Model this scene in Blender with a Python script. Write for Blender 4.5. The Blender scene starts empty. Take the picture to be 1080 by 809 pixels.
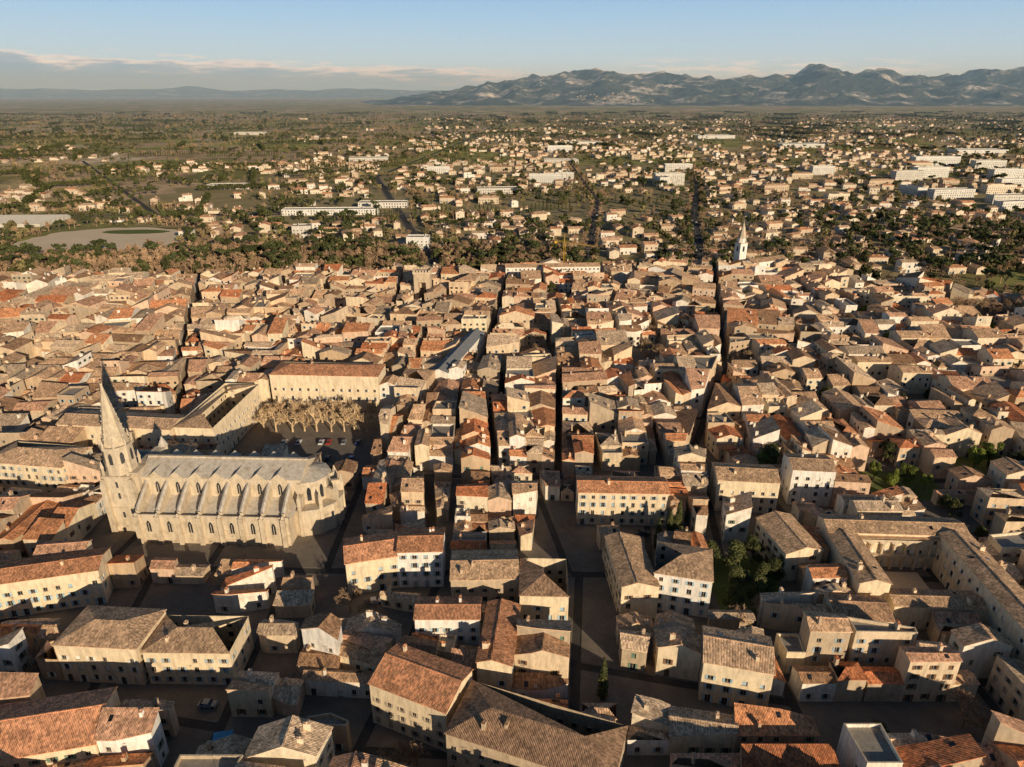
import bpy, math, random, time
from mathutils import Vector, noise, Matrix
T0=time.time()
rng=random.Random(7)
scene=bpy.context.scene
COL=scene.collection
# ------------------------------------------------------------------ materials
def newmat(name):
    m=bpy.data.materials.new(name); m.use_nodes=True
    nt=m.node_tree; nt.nodes.clear()
    o=nt.nodes.new('ShaderNodeOutputMaterial'); b=nt.nodes.new('ShaderNodeBsdfPrincipled')
    nt.links.new(b.outputs[0],o.inputs[0]); b.inputs['Roughness'].default_value=.85
    b.inputs['Specular IOR Level'].default_value=.2
    return m,nt,b
class N:
    def __init__(s,nt): s.nt=nt
    def n(s,t,**k):
        x=s.nt.nodes.new(t)
        for a,b in k.items(): setattr(x,a,b)
        return x
    def l(s,a,b): s.nt.links.new(a,b)
    def math(s,op,a,b=None,c=None):
        x=s.n('ShaderNodeMath',operation=op)
        for i,v in enumerate((a,b,c)):
            if v is None: continue
            if isinstance(v,(int,float)): x.inputs[i].default_value=v
            else: s.l(v,x.inputs[i])
        return x.outputs[0]
    def noise(s,vec,scale,detail=4,rough=.55):
        x=s.n('ShaderNodeTexNoise'); x.inputs['Scale'].default_value=scale
        x.inputs['Detail'].default_value=detail; x.inputs['Roughness'].default_value=rough
        s.l(vec,x.inputs['Vector']); return x.outputs['Fac']
    def ramp(s,fac,stops,interp='LINEAR'):
        x=s.n('ShaderNodeValToRGB'); r=x.color_ramp; r.interpolation=interp
        while len(r.elements)<len(stops): r.elements.new(.5)
        for e,(p,c) in zip(r.elements,stops):
            e.position=p; e.color=(c[0],c[1],c[2],1) if not isinstance(c,(int,float)) else (c,c,c,1)
        s.l(fac,x.inputs[0]); return x.outputs[0]
    def mix(s,fac,a,b,mode='MIX'):
        x=s.n('ShaderNodeMix',data_type='RGBA',blend_type=mode)
        if isinstance(fac,(int,float)): x.inputs[0].default_value=fac
        else: s.l(fac,x.inputs[0])
        for i,v in ((6,a),(7,b)):
            if isinstance(v,tuple): x.inputs[i].default_value=(v[0],v[1],v[2],1)
            else: s.l(v,x.inputs[i])
        return x.outputs[2]
    def pos(s): return s.n('ShaderNodeNewGeometry').outputs['Position']
    def rand(s,mul,off):
        r=s.n('ShaderNodeObjectInfo').outputs['Random']
        return s.math('FRACT',s.math('MULTIPLY_ADD',r,mul,off))
def roofmat(name,stops,tile=.34):
    m,nt,b=newmat(name); g=N(nt)
    pos=g.pos()
    base=g.ramp(g.rand(7.31,.13),stops,'CONSTANT' if len(stops)>3 else 'LINEAR')
    base=g.mix(1.0,base,g.ramp(g.rand(23.7,.41),[(0,.78),(1,1.2)]),'MULTIPLY')
    uv=g.n('ShaderNodeUVMap').outputs[0]
    sx=g.n('ShaderNodeSeparateXYZ'); g.l(uv,sx.inputs[0])
    u=g.math('DIVIDE',sx.outputs[0],tile); v=g.math('DIVIDE',sx.outputs[1],.55)
    cb=g.n('ShaderNodeCombineXYZ'); g.l(g.math('FLOOR',u),cb.inputs[0]); g.l(g.math('FLOOR',v),cb.inputs[1])
    wn=g.n('ShaderNodeTexWhiteNoise',noise_dimensions='3D'); g.l(cb.outputs[0],wn.inputs[0])
    tv=g.ramp(wn.outputs['Value'],[(0,.56),(.5,1.0),(1,1.48)])
    c=g.mix(1.0,base,tv,'MULTIPLY')
    c=g.mix(1.0,c,g.ramp(g.noise(pos,.35,3,.65),[(.3,.66),(.5,1.05),(.7,1.35)]),'MULTIPLY')
    c=g.mix(g.ramp(g.noise(pos,.9,4,.7),[(.52,0),(.72,.65)]),c,(.25,.165,.10))
    c=g.mix(g.ramp(g.noise(pos,2.6,2,.7),[(.57,0),(.79,.5)]),c,(.68,.49,.31))
    st=g.math('SINE',g.math('MULTIPLY',u,6.2832))
    c=g.mix(g.math('MULTIPLY_ADD',st,-.2,.2),c,(.08,.047,.03))
    g.l(c,b.inputs['Base Color'])
    bp=g.n('ShaderNodeBump'); bp.inputs['Strength'].default_value=.6; bp.inputs['Distance'].default_value=.07
    g.l(g.math('ADD',st,g.math('MULTIPLY',wn.outputs['Value'],.6)),bp.inputs['Height']); g.l(bp.outputs[0],b.inputs['Normal'])
    b.inputs['Roughness'].default_value=.92
    return m
R_TAN=(.72,.45,.265);R_BRN=(.44,.25,.14);R_GRY=(.54,.40,.275);R_ORG=(.80,.34,.155);R_PNK=(.74,.41,.25);R_LT=(.82,.59,.39);R_RED=(.72,.25,.105)
ROOF_MIX=roofmat('roof_tiles_mixed',[(0,R_TAN),(.17,R_BRN),(.28,R_LT),(.43,R_GRY),(.52,R_PNK),(.68,R_TAN),(.79,R_ORG),(.91,R_RED)])
ROOF_ORG=roofmat('roof_tiles_orange',[(0,(.80,.36,.175)),(1,(.74,.345,.185))])
ROOF_BRN=roofmat('roof_tiles_brown',[(0,(.52,.31,.185)),(1,(.44,.27,.165))])
ROOF_TAN=roofmat('roof_tiles_tan',[(0,(.74,.475,.28)),(1,(.66,.43,.265))])
ROOF_SUB=roofmat('roof_tiles_suburb',[(0,(.68,.38,.22)),(.25,(.74,.47,.29)),(.45,(.50,.31,.185)),(.65,(.70,.33,.175)),(.85,(.60,.42,.27))])
def plaster(name,stops,interp='CONSTANT',stain=.5):
    m,nt,b=newmat(name); g=N(nt); pos=g.pos()
    base=g.ramp(g.rand(13.7,.37),stops,interp)
    mp=g.n('ShaderNodeMapping'); g.l(pos,mp.inputs[0]); mp.inputs['Scale'].default_value=(1,1,.25)
    c=g.mix(1.0,base,g.ramp(g.noise(mp.outputs[0],.9,4,.65),[(.3,.70),(.55,1.0),(.75,1.12)]),'MULTIPLY')
    c=g.mix(g.ramp(g.noise(pos,.35,3,.7),[(.5,0),(.75,stain)]),c,(.34,.26,.175))
    c=g.mix(1.0,c,g.ramp(g.noise(pos,5,2,.7),[(.3,.84),(.7,1.1)]),'MULTIPLY')
    g.l(c,b.inputs['Base Color'])
    return m
W1=(.69,.54,.37);W2=(.78,.66,.48);W3=(.57,.41,.26);W4=(.74,.55,.36);W5=(.84,.76,.64);W6=(.50,.37,.25);W7=(.71,.50,.35)
WALL_MIX=plaster('plaster_mixed',[(0,W1),(.16,W2),(.3,W3),(.42,W4),(.56,W5),(.72,W6),(.85,W7)])
WALL_CREAM=plaster('plaster_cream',[(0,(.82,.67,.46)),(1,(.78,.63,.43))],'LINEAR',.3)
WALL_WHITE=plaster('plaster_white',[(0,(.85,.80,.72)),(1,(.83,.77,.68))],'LINEAR',.2)
WALL_STONE=plaster('limestone_rubble',[(0,(.57,.44,.30)),(1,(.50,.39,.27))],'LINEAR',.6)
WALL_SUB=plaster('plaster_suburb',[(0,(.66,.54,.39)),(.3,(.73,.62,.47)),(.55,(.57,.44,.31)),(.8,(.77,.70,.60))],'CONSTANT',.2)
CATH=plaster('cathedral_limestone',[(0,(.62,.51,.365)),(1,(.62,.51,.365))],'LINEAR',.75)
CTRIM=plaster('cathedral_trim',[(0,(.60,.50,.37)),(1,(.60,.50,.37))],'LINEAR',.8)
SLAB=plaster('stone_slab_roofing',[(0,(.56,.50,.42)),(1,(.54,.48,.40))],'LINEAR',.8)
TRIM=plaster('stone_trim',[(0,(.62,.50,.36)),(1,(.58,.47,.34))],'LINEAR',.4)
FLATROOF=plaster('flat_roof_gravel',[(0,(.40,.37,.33)),(.5,(.30,.27,.23)),(1,(.48,.41,.33))],'LINEAR',.4)
CONC=plaster('white_render',[(0,(.76,.73,.66)),(1,(.62,.57,.49))],'LINEAR',.15)
ZINC=plaster('zinc_roofing',[(0,(.27,.28,.28)),(1,(.23,.24,.25))],'LINEAR',.3)
def plain(name,c,rough=.8,spec=.2,var=.25,metal=0):
    m,nt,b=newmat(name); g=N(nt)
    k=g.mix(1.0,c,g.ramp(g.noise(g.pos(),.8,2),[(.3,1-var),(.7,1+var)]),'MULTIPLY')
    g.l(k,b.inputs['Base Color']); b.inputs['Roughness'].default_value=rough; b.inputs['Specular IOR Level'].default_value=spec
    b.inputs['Metallic'].default_value=metal
    return m
GLASS=plain('window_glass',(.03,.033,.037),.2,.5)
SH=[plain('shutter_bluegrey',(.34,.42,.46)),plain('shutter_white',(.70,.68,.62)),plain('shutter_brown',(.2,.11,.06)),
    plain('shutter_green',(.15,.23,.17)),plain('shutter_lightblue',(.36,.49,.56)),plain('shutter_taupe',(.4,.33,.26))]
BARK=plain('bark',(.16,.12,.085)); PBARK=plain('plane_bark',(.58,.42,.25),var=.35)
DARKMETAL=plain('dark_metal',(.06,.06,.06),.5); RUBBER=plain('tyre_rubber',(.02,.02,.02))
YELLOW=plain('crane_yellow',(.6,.36,.05),.5); BLUETARP=plain('blue_tarpaulin',(.12,.38,.62))
PAINT=plain('white_road_paint',(.75,.74,.7),var=.15)
def leafmat(name,a,b_,c_):
    m,nt,b=newmat(name); g=N(nt); pos=g.pos()
    base=g.ramp(g.noise(pos,.5,2,.7),[(.3,a),(.5,b_),(.7,c_)])
    base=g.mix(1.0,base,g.ramp(g.rand(5.1,.2),[(0,.7),(1,1.35)]),'MULTIPLY')
    g.l(base,b.inputs['Base Color']); b.inputs['Roughness'].default_value=.7
    return m
LEAF=leafmat('evergreen_foliage',(.038,.046,.015),(.075,.08,.027),(.12,.12,.042))
PINE=leafmat('pine_foliage',(.038,.047,.019),(.066,.075,.027),(.10,.106,.037))
OLIVE=leafmat('olive_foliage',(.15,.13,.055),(.23,.195,.085),(.30,.25,.12))
IVY=leafmat('bright_foliage',(.08,.11,.02),(.15,.175,.03),(.21,.225,.045))
TWIG=leafmat('bare_twigs',(.27,.17,.10),(.36,.24,.145),(.46,.31,.19))
CARP,cnt,cb_=newmat('car_paint'); g=N(cnt)
g.l(g.ramp(g.rand(9.3,.1),[(0,(.6,.6,.6)),(.3,(.08,.08,.09)),(.5,(.25,.26,.28)),(.7,(.35,.04,.03)),(.8,(.05,.1,.25)),(.9,(.7,.7,.68))],'CONSTANT'),cb_.inputs['Base Color'])
cb_.inputs['Roughness'].default_value=.3; cb_.inputs['Specular IOR Level'].default_value=.5
# ground
GROUND,gnt,gb=newmat('countryside_ground'); g=N(gnt); pos=g.pos()
mp=g.n('ShaderNodeMapping'); g.l(pos,mp.inputs[0]); mp.inputs['Rotation'].default_value=(0,0,.35); mp.inputs['Scale'].default_value=(1,.55,1)
vo=g.n('ShaderNodeTexVoronoi',feature='F1'); vo.inputs['Scale'].default_value=1/110; g.l(mp.outputs[0],vo.inputs['Vector'])
sc=g.n('ShaderNodeSeparateColor'); g.l(vo.outputs['Color'],sc.inputs[0])
fld=g.ramp(sc.outputs[0],[(0,(.33,.31,.09)),(.18,(.50,.38,.18)),(.34,(.25,.23,.075)),(.48,(.58,.41,.24)),(.6,(.37,.34,.095)),(.74,(.50,.35,.20)),(.86,(.28,.24,.085)),(.94,(.66,.52,.34))],'CONSTANT')
c=g.mix(1.0,fld,g.ramp(g.noise(pos,.03,4,.7),[(.3,.6),(.7,1.3)]),'MULTIPLY')
c=g.mix(g.ramp(g.noise(pos,.012,6,.75),[(.50,0),(.60,.75)]),c,(.13,.11,.05))
c=g.mix(g.ramp(g.noise(pos,.08,3,.7),[(.57,0),(.68,.5)]),c,(.12,.10,.048))
g.l(c,gb.inputs['Base Color']); gb.inputs['Roughness'].default_value=1
def groundmat(name,a,b_,sc_=.2):
    m,nt,b=newmat(name); g=N(nt); pos=g.pos()
    c=g.ramp(g.noise(pos,sc_,4,.7),[(.3,a),(.7,b_)])
    c=g.mix(1.0,c,g.ramp(g.noise(pos,3,2,.7),[(.3,.85),(.7,1.12)]),'MULTIPLY')
    g.l(c,b.inputs['Base Color']); b.inputs['Roughness'].default_value=.95; return m
ASPH=groundmat('asphalt',(.055,.051,.047),(.09,.082,.073))
PAVE=groundmat('pavement_stone',(.16,.135,.108),(.24,.20,.16))
DIRT=groundmat('pale_earth',(.72,.55,.37),(.84,.68,.48),.02)
GRASS=groundmat('lawn',(.10,.13,.03),(.17,.19,.06),.08)
SUBG=groundmat('suburb_ground',(.25,.21,.09),(.42,.32,.17),.03)
# ------------------------------------------------------------------ mesh builder
class MB:
    def __init__(s): s.v=[];s.f=[];s.m=[];s.uv=[]
    def face(s,pts,mat=0,uv=None):
        i=len(s.v); s.v.extend(pts); s.f.append(tuple(range(i,i+len(pts)))); s.m.append(mat)
        if uv: s.uv.extend(uv)
        else: s.uv.extend([(0,0)]*len(pts))
    def box(s,c,sx,sy,z0,z1,rot=0,mat=0,top=None,taper=1):
        ca,sa=math.cos(rot),math.sin(rot); P=[]
        for z,k in ((z0,1),(z1,taper)):
            for x,y in ((-1,-1),(1,-1),(1,1),(-1,1)):
                x*=sx/2*k;y*=sy/2*k
                P.append((c[0]+x*ca-y*sa,c[1]+x*sa+y*ca,z))
        for i in range(4):
            j=(i+1)%4; s.face([P[i],P[j],P[4+j],P[4+i]],mat)
        s.face([P[4],P[5],P[6],P[7]],mat if top is None else top); s.face([P[3],P[2],P[1],P[0]],mat)
    def prism(s,c,n,r0,r1,z0,z1,mat=0,rot=0,cap=True):
        A=[(c[0]+r0*math.cos(rot+2*math.pi*i/n),c[1]+r0*math.sin(rot+2*math.pi*i/n),z0) for i in range(n)]
        B=[(c[0]+r1*math.cos(rot+2*math.pi*i/n),c[1]+r1*math.sin(rot+2*math.pi*i/n),z1) for i in range(n)]
        for i in range(n):
            j=(i+1)%n
            if r1<.01: s.face([A[i],A[j],B[i]],mat)
            else: s.face([A[i],A[j],B[j],B[i]],mat)
        if cap and r1>=.01: s.face(B,mat)
    def tube(s,p,q,r0,r1,n=3,mat=0):
        p=Vector(p);q=Vector(q);d=(q-p)
        if d.length<1e-5:return
        d.normalize(); a=d.orthogonal().normalized(); b=d.cross(a)
        A=[];B=[]
        for i in range(n):
            t=2*math.pi*i/n; o=a*math.cos(t)+b*math.sin(t)
            A.append(tuple(p+o*r0)); B.append(tuple(q+o*r1))
        for i in range(n):
            j=(i+1)%n; s.face([A[i],A[j],B[j],B[i]],mat)
    def mesh(s,name,mats,origin=(0,0,0)):
        me=bpy.data.meshes.new(name)
        ox,oy,oz=origin
        me.from_pydata([(x-ox,y-oy,z-oz) for x,y,z in s.v],[],s.f)
        for m in mats: me.materials.append(m)
        me.polygons.foreach_set('material_index',s.m)
        l=me.uv_layers.new(name='UVMap'); flat=[k for t in s.uv for k in t]
        l.data.foreach_set('uv',flat); me.update(); return me
    def obj(s,name,mats,origin=(0,0,0),parent=None):
        o=bpy.data.objects.new(name,s.mesh(name,mats,origin)); o.location=origin; COL.objects.link(o)
        if parent: o.parent=parent
        return o
# ------------------------------------------------------------------ polygon tools
def clip(poly,a,b,c):
    out=[];n=len(poly)
    for i in range(n):
        p=poly[i];q=poly[(i+1)%n]
        dp=a*p[0]+b*p[1]+c; dq=a*q[0]+b*q[1]+c
        if dp>=0: out.append(p)
        if (dp>1e-9 and dq<-1e-9) or (dp<-1e-9 and dq>1e-9):
            t=dp/(dp-dq); out.append((p[0]+(q[0]-p[0])*t,p[1]+(q[1]-p[1])*t))
    r=[]
    for p in out:
        if not r or (abs(p[0]-r[-1][0])+abs(p[1]-r[-1][1]))>1e-4: r.append(p)
    if len(r)>1 and abs(r[0][0]-r[-1][0])+abs(r[0][1]-r[-1][1])<1e-4: r.pop()
    return r if len(r)>=3 else []
def area(p):
    return .5*sum(p[i][0]*p[(i+1)%len(p)][1]-p[(i+1)%len(p)][0]*p[i][1] for i in range(len(p)))
def cen(p):
    return (sum(a[0] for a in p)/len(p),sum(a[1] for a in p)/len(p))
def offset(p,e):
    n=len(p);L=[]
    for i in range(n):
        x0,y0=p[i];x1,y1=p[(i+1)%n];dx,dy=x1-x0,y1-y0;l=math.hypot(dx,dy) or 1e-6
        L.append((dy/l,-dx/l,(x0*dy-y0*dx)/l+e))
    out=[]
    for i in range(n):
        a=L[i-1];b=L[i];D=a[0]*b[1]-a[1]*b[0]
        if abs(D)<.08: out.append((p[i][0]+b[0]*e,p[i][1]+b[1]*e)); continue
        out.append(((a[2]*b[1]-b[2]*a[1])/D,(a[0]*b[2]-b[0]*a[2])/D))
    return out
def longaxis(p):
    best=None
    for i in range(len(p)):
        x0,y0=p[i];x1,y1=p[(i+1)%len(p)];l=math.hypot(x1-x0,y1-y0)
        if l<1e-3: continue
        u=((x1-x0)/l,(y1-y0)/l)
        a=[q[0]*u[0]+q[1]*u[1] for q in p];b=[-q[0]*u[1]+q[1]*u[0] for q in p]
        w=max(a)-min(a);h=max(b)-min(b)
        if best is None or w*h<best[0]: best=(w*h,u,w,h,min(a),min(b))
    _,u,w,h,a0,b0=best
    if w>=h: return u,w,h,a0,b0
    v=(-u[1],u[0]); a=[q[0]*v[0]+q[1]*v[1] for q in p]; b=[-q[0]*v[1]+q[1]*v[0] for q in p]
    return v,h,w,min(a),min(b)
def split(p,gap,R,jit=.05,lo=.4,hi=.6):
    u,w,h,a0,b0=longaxis(p); t=a0+w*R.uniform(lo,hi)
    an=R.uniform(-jit,jit); ca,sa=math.cos(an),math.sin(an)
    n=(u[0]*ca-u[1]*sa,u[0]*sa+u[1]*ca)
    c=cen(p); mid=(u[0]*t,u[1]*t); k=(c[0]*-u[1]+c[1]*u[0]); mid=(mid[0]-u[1]*k,mid[1]+u[0]*k)
    d=n[0]*mid[0]+n[1]*mid[1]
    return [q for q in (clip(p,n[0],n[1],-d-gap/2),clip(p,-n[0],-n[1],d-gap/2)) if q]
def cutline(p,P,Q,gap):
    dx,dy=Q[0]-P[0],Q[1]-P[1];l=math.hypot(dx,dy);n=(-dy/l,dx/l);d=n[0]*P[0]+n[1]*P[1]
    return [q for q in (clip(p,n[0],n[1],-d-gap/2),clip(p,-n[0],-n[1],d-gap/2)) if q]
def subtract(p,r):
    out=[];cur=p
    for i in range(len(r)):
        x0,y0=r[i];x1,y1=r[(i+1)%len(r)];dx,dy=x1-x0,y1-y0;l=math.hypot(dx,dy)
        nx,ny=dy/l,-dx/l;c=-(nx*x0+ny*y0)
        o=clip(cur,nx,ny,c)
        if o: out.append(o)
        cur=clip(cur,-nx,-ny,-c)
        if not cur: return out
    return out
def rect(cx,cy,w,d,rot=0):
    a=math.radians(rot);ca,sa=math.cos(a),math.sin(a)
    return [(cx+x*ca-y*sa,cy+x*sa+y*ca) for x,y in ((-w/2,-d/2),(w/2,-d/2),(w/2,d/2),(-w/2,d/2))]
# ------------------------------------------------------------------ buildings
# slots: 0 wall 1 roof 2 glass 3 shutter 4 trim 5 flat
def quadwall(mb,p0,u,n,x0,x1,z0,z1,off,mat):
    mb.face([(p0[0]+u[0]*x0+n[0]*off,p0[1]+u[1]*x0+n[1]*off,z0),(p0[0]+u[0]*x1+n[0]*off,p0[1]+u[1]*x1+n[1]*off,z0),
             (p0[0]+u[0]*x1+n[0]*off,p0[1]+u[1]*x1+n[1]*off,z1),(p0[0]+u[0]*x0+n[0]*off,p0[1]+u[1]*x0+n[1]*off,z1)],mat)
def wall(mb,p0,p1,zt0,zt1,R,near,dens,fh=3.0,base=0,shut=True,spacing=2.9):
    dx,dy=p1[0]-p0[0],p1[1]-p0[1];L=math.hypot(dx,dy)
    if L<.05:return
    u=(dx/L,dy/L);n=(u[1],-u[0])
    H=min(zt0,zt1); ncol=int((L-.8)/spacing); nf=int((H-base-.4)/fh)
    zt=lambda x: zt0+(zt1-zt0)*x/L
    P=lambda x,z,o=0:(p0[0]+u[0]*x+n[0]*o,p0[1]+u[1]*x+n[1]*o,z)
    wins=[]
    if ncol>0 and nf>0 and dens>0:
        st=L/ncol
        for c in range(ncol):
            xc=st*(c+.5);row=[]
            for f in range(nf):
                if R.random()<dens:
                    zb=base+f*fh+.95; ht=1.6 if f<nf-1 or nf<3 else 1.2
                    ww=.52
                    if f==0 and R.random()<.35: zb=base+.1;ht=2.2;ww=.6
                    row.append((zb,zb+ht,ww))
            wins.append((xc,row))
    if not near or not wins:
        mb.face([P(0,base),P(L,base),P(L,zt1),P(0,zt0)],0)
        for xc,row in wins:
            for zb,z1,ww in row:
                quadwall(mb,p0,u,n,xc-ww,xc+ww,zb,z1,.03,2)
                if shut and R.random()<.65:
                    quadwall(mb,p0,u,n,xc-ww-.45,xc-ww,zb,z1,.06,3);quadwall(mb,p0,u,n,xc+ww,xc+ww+.45,zb,z1,.06,3)
        return
    x=0;D=-.25
    for xc,row in wins:
        a,b=xc-.5,xc+.5
        if row: a,b=xc-max(r[2] for r in row),xc+max(r[2] for r in row)
        mb.face([P(x,base),P(a,base),P(a,zt(a)),P(x,zt(x))],0)
        z=base
        for zb,z1,ww in row:
            if zb>z: mb.face([P(a,z),P(b,z),P(b,zb),P(a,zb)],0)
            closed=shut and R.random()<.15
            mb.face([P(a,zb,D),P(b,zb,D),P(b,z1,D),P(a,z1,D)],2 if not closed else 3)
            mb.face([P(a,zb),P(a,zb,D),P(a,z1,D),P(a,z1)],4);mb.face([P(b,zb,D),P(b,zb),P(b,z1),P(b,z1,D)],4)
            mb.face([P(a,z1,D),P(b,z1,D),P(b,z1),P(a,z1)],4);mb.face([P(a,zb),P(b,zb),P(b,zb,D),P(a,zb,D)],4)
            if not closed:
                m=(a+b)/2
                mb.face([P(m-.03,zb,D+.03),P(m+.03,zb,D+.03),P(m+.03,z1,D+.03),P(m-.03,z1,D+.03)],4)
            if shut and not closed and R.random()<.8:
                for s0,s1 in ((a-.52,a-.02),(b+.02,b+.52)):
                    o=.06
                    mb.face([P(s0,zb,o),P(s1,zb,o),P(s1,z1,o),P(s0,z1,o)],3)
                    mb.face([P(s0,z1,o),P(s1,z1,o),P(s1,z1,0),P(s0,z1,0)],3)
                    mb.face([P(s1,zb,o),P(s1,zb,0),P(s1,z1,0),P(s1,z1,o)],3);mb.face([P(s0,zb,0),P(s0,zb,o),P(s0,z1,o),P(s0,z1,0)],3)
            mb.face([P(a-.1,zb-.12,.09),P(b+.1,zb-.12,.09),P(b+.1,zb,.09),P(a-.1,zb,.09)],4)
            mb.face([P(a-.1,zb,.09),P(b+.1,zb,.09),P(b+.1,zb,-.01),P(a-.1,zb,-.01)],4)
            z=z1
        mb.face([P(a,z),P(b,z),P(b,zt(b)),P(a,zt(a))],0)
        x=b
    mb.face([P(x,base),P(L,base),P(L,zt1),P(x,zt(x))],0)
def roofpiece(mb,poly,gx,gy,c,th,mat,skip=None):
    z=lambda p: gx*p[0]+gy*p[1]+c
    gl=math.hypot(gx,gy)
    gu=(gx/gl,gy/gl) if gl>1e-6 else (1,0)
    uv=[(-p[0]*gu[1]+p[1]*gu[0],p[0]*gu[0]+p[1]*gu[1]) for p in poly]
    mb.face([(p[0],p[1],z(p)) for p in poly],mat,uv)
    mb.face([(p[0],p[1],z(p)-th) for p in reversed(poly)],4)
    n=len(poly)
    for i in range(n):
        p=poly[i];q=poly[(i+1)%n]
        if skip and skip(p,q): continue
        mb.face([(p[0],p[1],z(p)-th),(q[0],q[1],z(q)-th),(q[0],q[1],z(q)),(p[0],p[1],z(p))],mat,[(0,0),(.1,0),(.1,.1),(0,.1)])
def building(mb,poly,h,kind,R,near,dens=.8,ridge=None,slope=.3,ov=.3,base=0,fh=3.0,shut=True,spacing=2.9,details=True):
    u,w,d,a0,b0=longaxis(poly)
    if ridge is None: ridge=0
    if ridge: u=(-u[1],u[0])
    nrm=(-u[1],u[0]); ds=[p[0]*nrm[0]+p[1]*nrm[1] for p in poly]; dm=(max(ds)+min(ds))/2; hw=(max(ds)-min(ds))/2
    C=cen(poly); op=offset(poly,ov); n=len(poly)
    if kind=='gable':
        if hw*slope>3.2: slope=3.2/hw
        dm+=R.uniform(-.18,.18)*hw; hw=max(max(ds)-dm,dm-min(ds))
        zf=lambda p:h+slope*(hw-abs(p[0]*nrm[0]+p[1]*nrm[1]-dm))
        for s in (1,-1):
            q=clip(op,nrm[0]*s,nrm[1]*s,-dm*s)
            if q: roofpiece(mb,q,-slope*s*nrm[0],-slope*s*nrm[1],h+slope*(hw+dm*s),.16,1,lambda a,b:abs(a[0]*nrm[0]+a[1]*nrm[1]-dm)<.01 and abs(b[0]*nrm[0]+b[1]*nrm[1]-dm)<.01)
        if near:
            cr=clip(clip(op,nrm[0],nrm[1],-dm+.14),-nrm[0],-nrm[1],dm+.14)
            if cr:
                zz=h+slope*hw+.07; mb.face([(p[0],p[1],zz) for p in cr],1,[(p[0],p[1]) for p in cr])
                for i in range(len(cr)):
                    p=cr[i];q=cr[(i+1)%len(cr)]; mb.face([(p[0],p[1],zz-.2),(q[0],q[1],zz-.2),(q[0],q[1],zz),(p[0],p[1],zz)],1)
    elif kind=='mono':
        sg=1 if R.random()<.5 else -1
        sl=min(slope,2.6/max(hw,.1)); gx,gy=nrm[0]*sl*sg,nrm[1]*sl*sg; kc=h+sl*hw-sl*dm*sg
        zf=lambda p:gx*p[0]+gy*p[1]+kc
        roofpiece(mb,op,gx,gy,kc,.16,1)
    elif kind=='hip':
        E=[]
        for i in range(len(op)):
            x0,y0=op[i];x1,y1=op[(i+1)%len(op)];l=math.hypot(x1-x0,y1-y0)
            if l<.05: continue
            nx,ny=-(y1-y0)/l,(x1-x0)/l; E.append((nx,ny,-(nx*x0+ny*y0)))
        zf=lambda p:h+.02
        for i,e in enumerate(E):
            q=op
            for j,f in enumerate(E):
                if i!=j and q: q=clip(q,f[0]-e[0],f[1]-e[1],f[2]-e[2])
            if q: roofpiece(mb,q,slope*e[0],slope*e[1],h+slope*(e[2]-ov),.16,1,lambda a,b,e=e: (abs(e[0]*a[0]+e[1]*a[1]+e[2])>.01 or abs(e[0]*b[0]+e[1]*b[1]+e[2])>.01))
    else:
        zf=lambda p:h+.9
        mb.face([(p[0],p[1],h) for p in poly],5)
        ip=offset(poly,-.3)
        for i in range(n):
            j=(i+1)%n
            mb.face([(ip[j][0],ip[j][1],h),(ip[i][0],ip[i][1],h),(ip[i][0],ip[i][1],h+.9),(ip[j][0],ip[j][1],h+.9)],0)
            mb.face([(poly[i][0],poly[i][1],h+.9),(poly[j][0],poly[j][1],h+.9),(ip[j][0],ip[j][1],h+.9),(ip[i][0],ip[i][1],h+.9)],4)
    lift=-.05 if kind!='flat' else 0
    for i in range(n):
        p=poly[i];q=poly[(i+1)%n]
        if kind=='gable':
            dp=p[0]*nrm[0]+p[1]*nrm[1]-dm;dq=q[0]*nrm[0]+q[1]*nrm[1]-dm
            if dp*dq<-1e-6:
                t=dp/(dp-dq);m=(p[0]+(q[0]-p[0])*t,p[1]+(q[1]-p[1])*t)
                wall(mb,p,m,zf(p)+lift,zf(m)+lift,R,near,dens*.6,fh,base,shut,spacing)
                wall(mb,m,q,zf(m)+lift,zf(q)+lift,R,near,dens*.6,fh,base,shut,spacing); continue
        wall(mb,p,q,zf(p)+lift,zf(q)+lift,R,near,dens,fh,base,shut,spacing)
    if details:
        k=R.choice((0,1,1,2)) if area(poly)>60 else R.choice((0,1))
        for _ in range(k):
            vtx=R.choice(poly); t=R.uniform(.3,.7); c=(C[0]+(vtx[0]-C[0])*t,C[1]+(vtx[1]-C[1])*t)
            if kind=='gable': zt=zf(c)
            elif kind=='mono': zt=zf(c)
            else: zt=h+.8
            r=math.atan2(u[1],u[0]); a=R.uniform(.5,.8);b=R.uniform(.7,1.5);hh=R.uniform(.9,1.7)
            mb.box(c,a,b,h-.2,zt+hh,r,0); mb.box(c,a+.15,b+.15,zt+hh,zt+hh+.1,r,1)
            if near: 
                mb.box((c[0],c[1]),.25,.25,zt+hh+.1,zt+hh+.45,r,1)
        if near and R.random()<.45:   # television aerial
            vtx=R.choice(poly); c=(C[0]+(vtx[0]-C[0])*.4,C[1]+(vtx[1]-C[1])*.4); zt=zf(c) if kind in('gable','mono') else h+.8
            mb.tube((c[0],c[1],zt-.1),(c[0],c[1],zt+2.6),.035,.03,3,2)
            for k in range(5): mb.tube((c[0]-.5,c[1]+k*.22-.4,zt+2.4),(c[0]+.5,c[1]+k*.22-.4,zt+2.4),.015,.015,3,2)
            mb.tube((c[0],c[1]-.6,zt+2.4),(c[0],c[1]+.7,zt+2.4),.02,.02,3,2)
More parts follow.
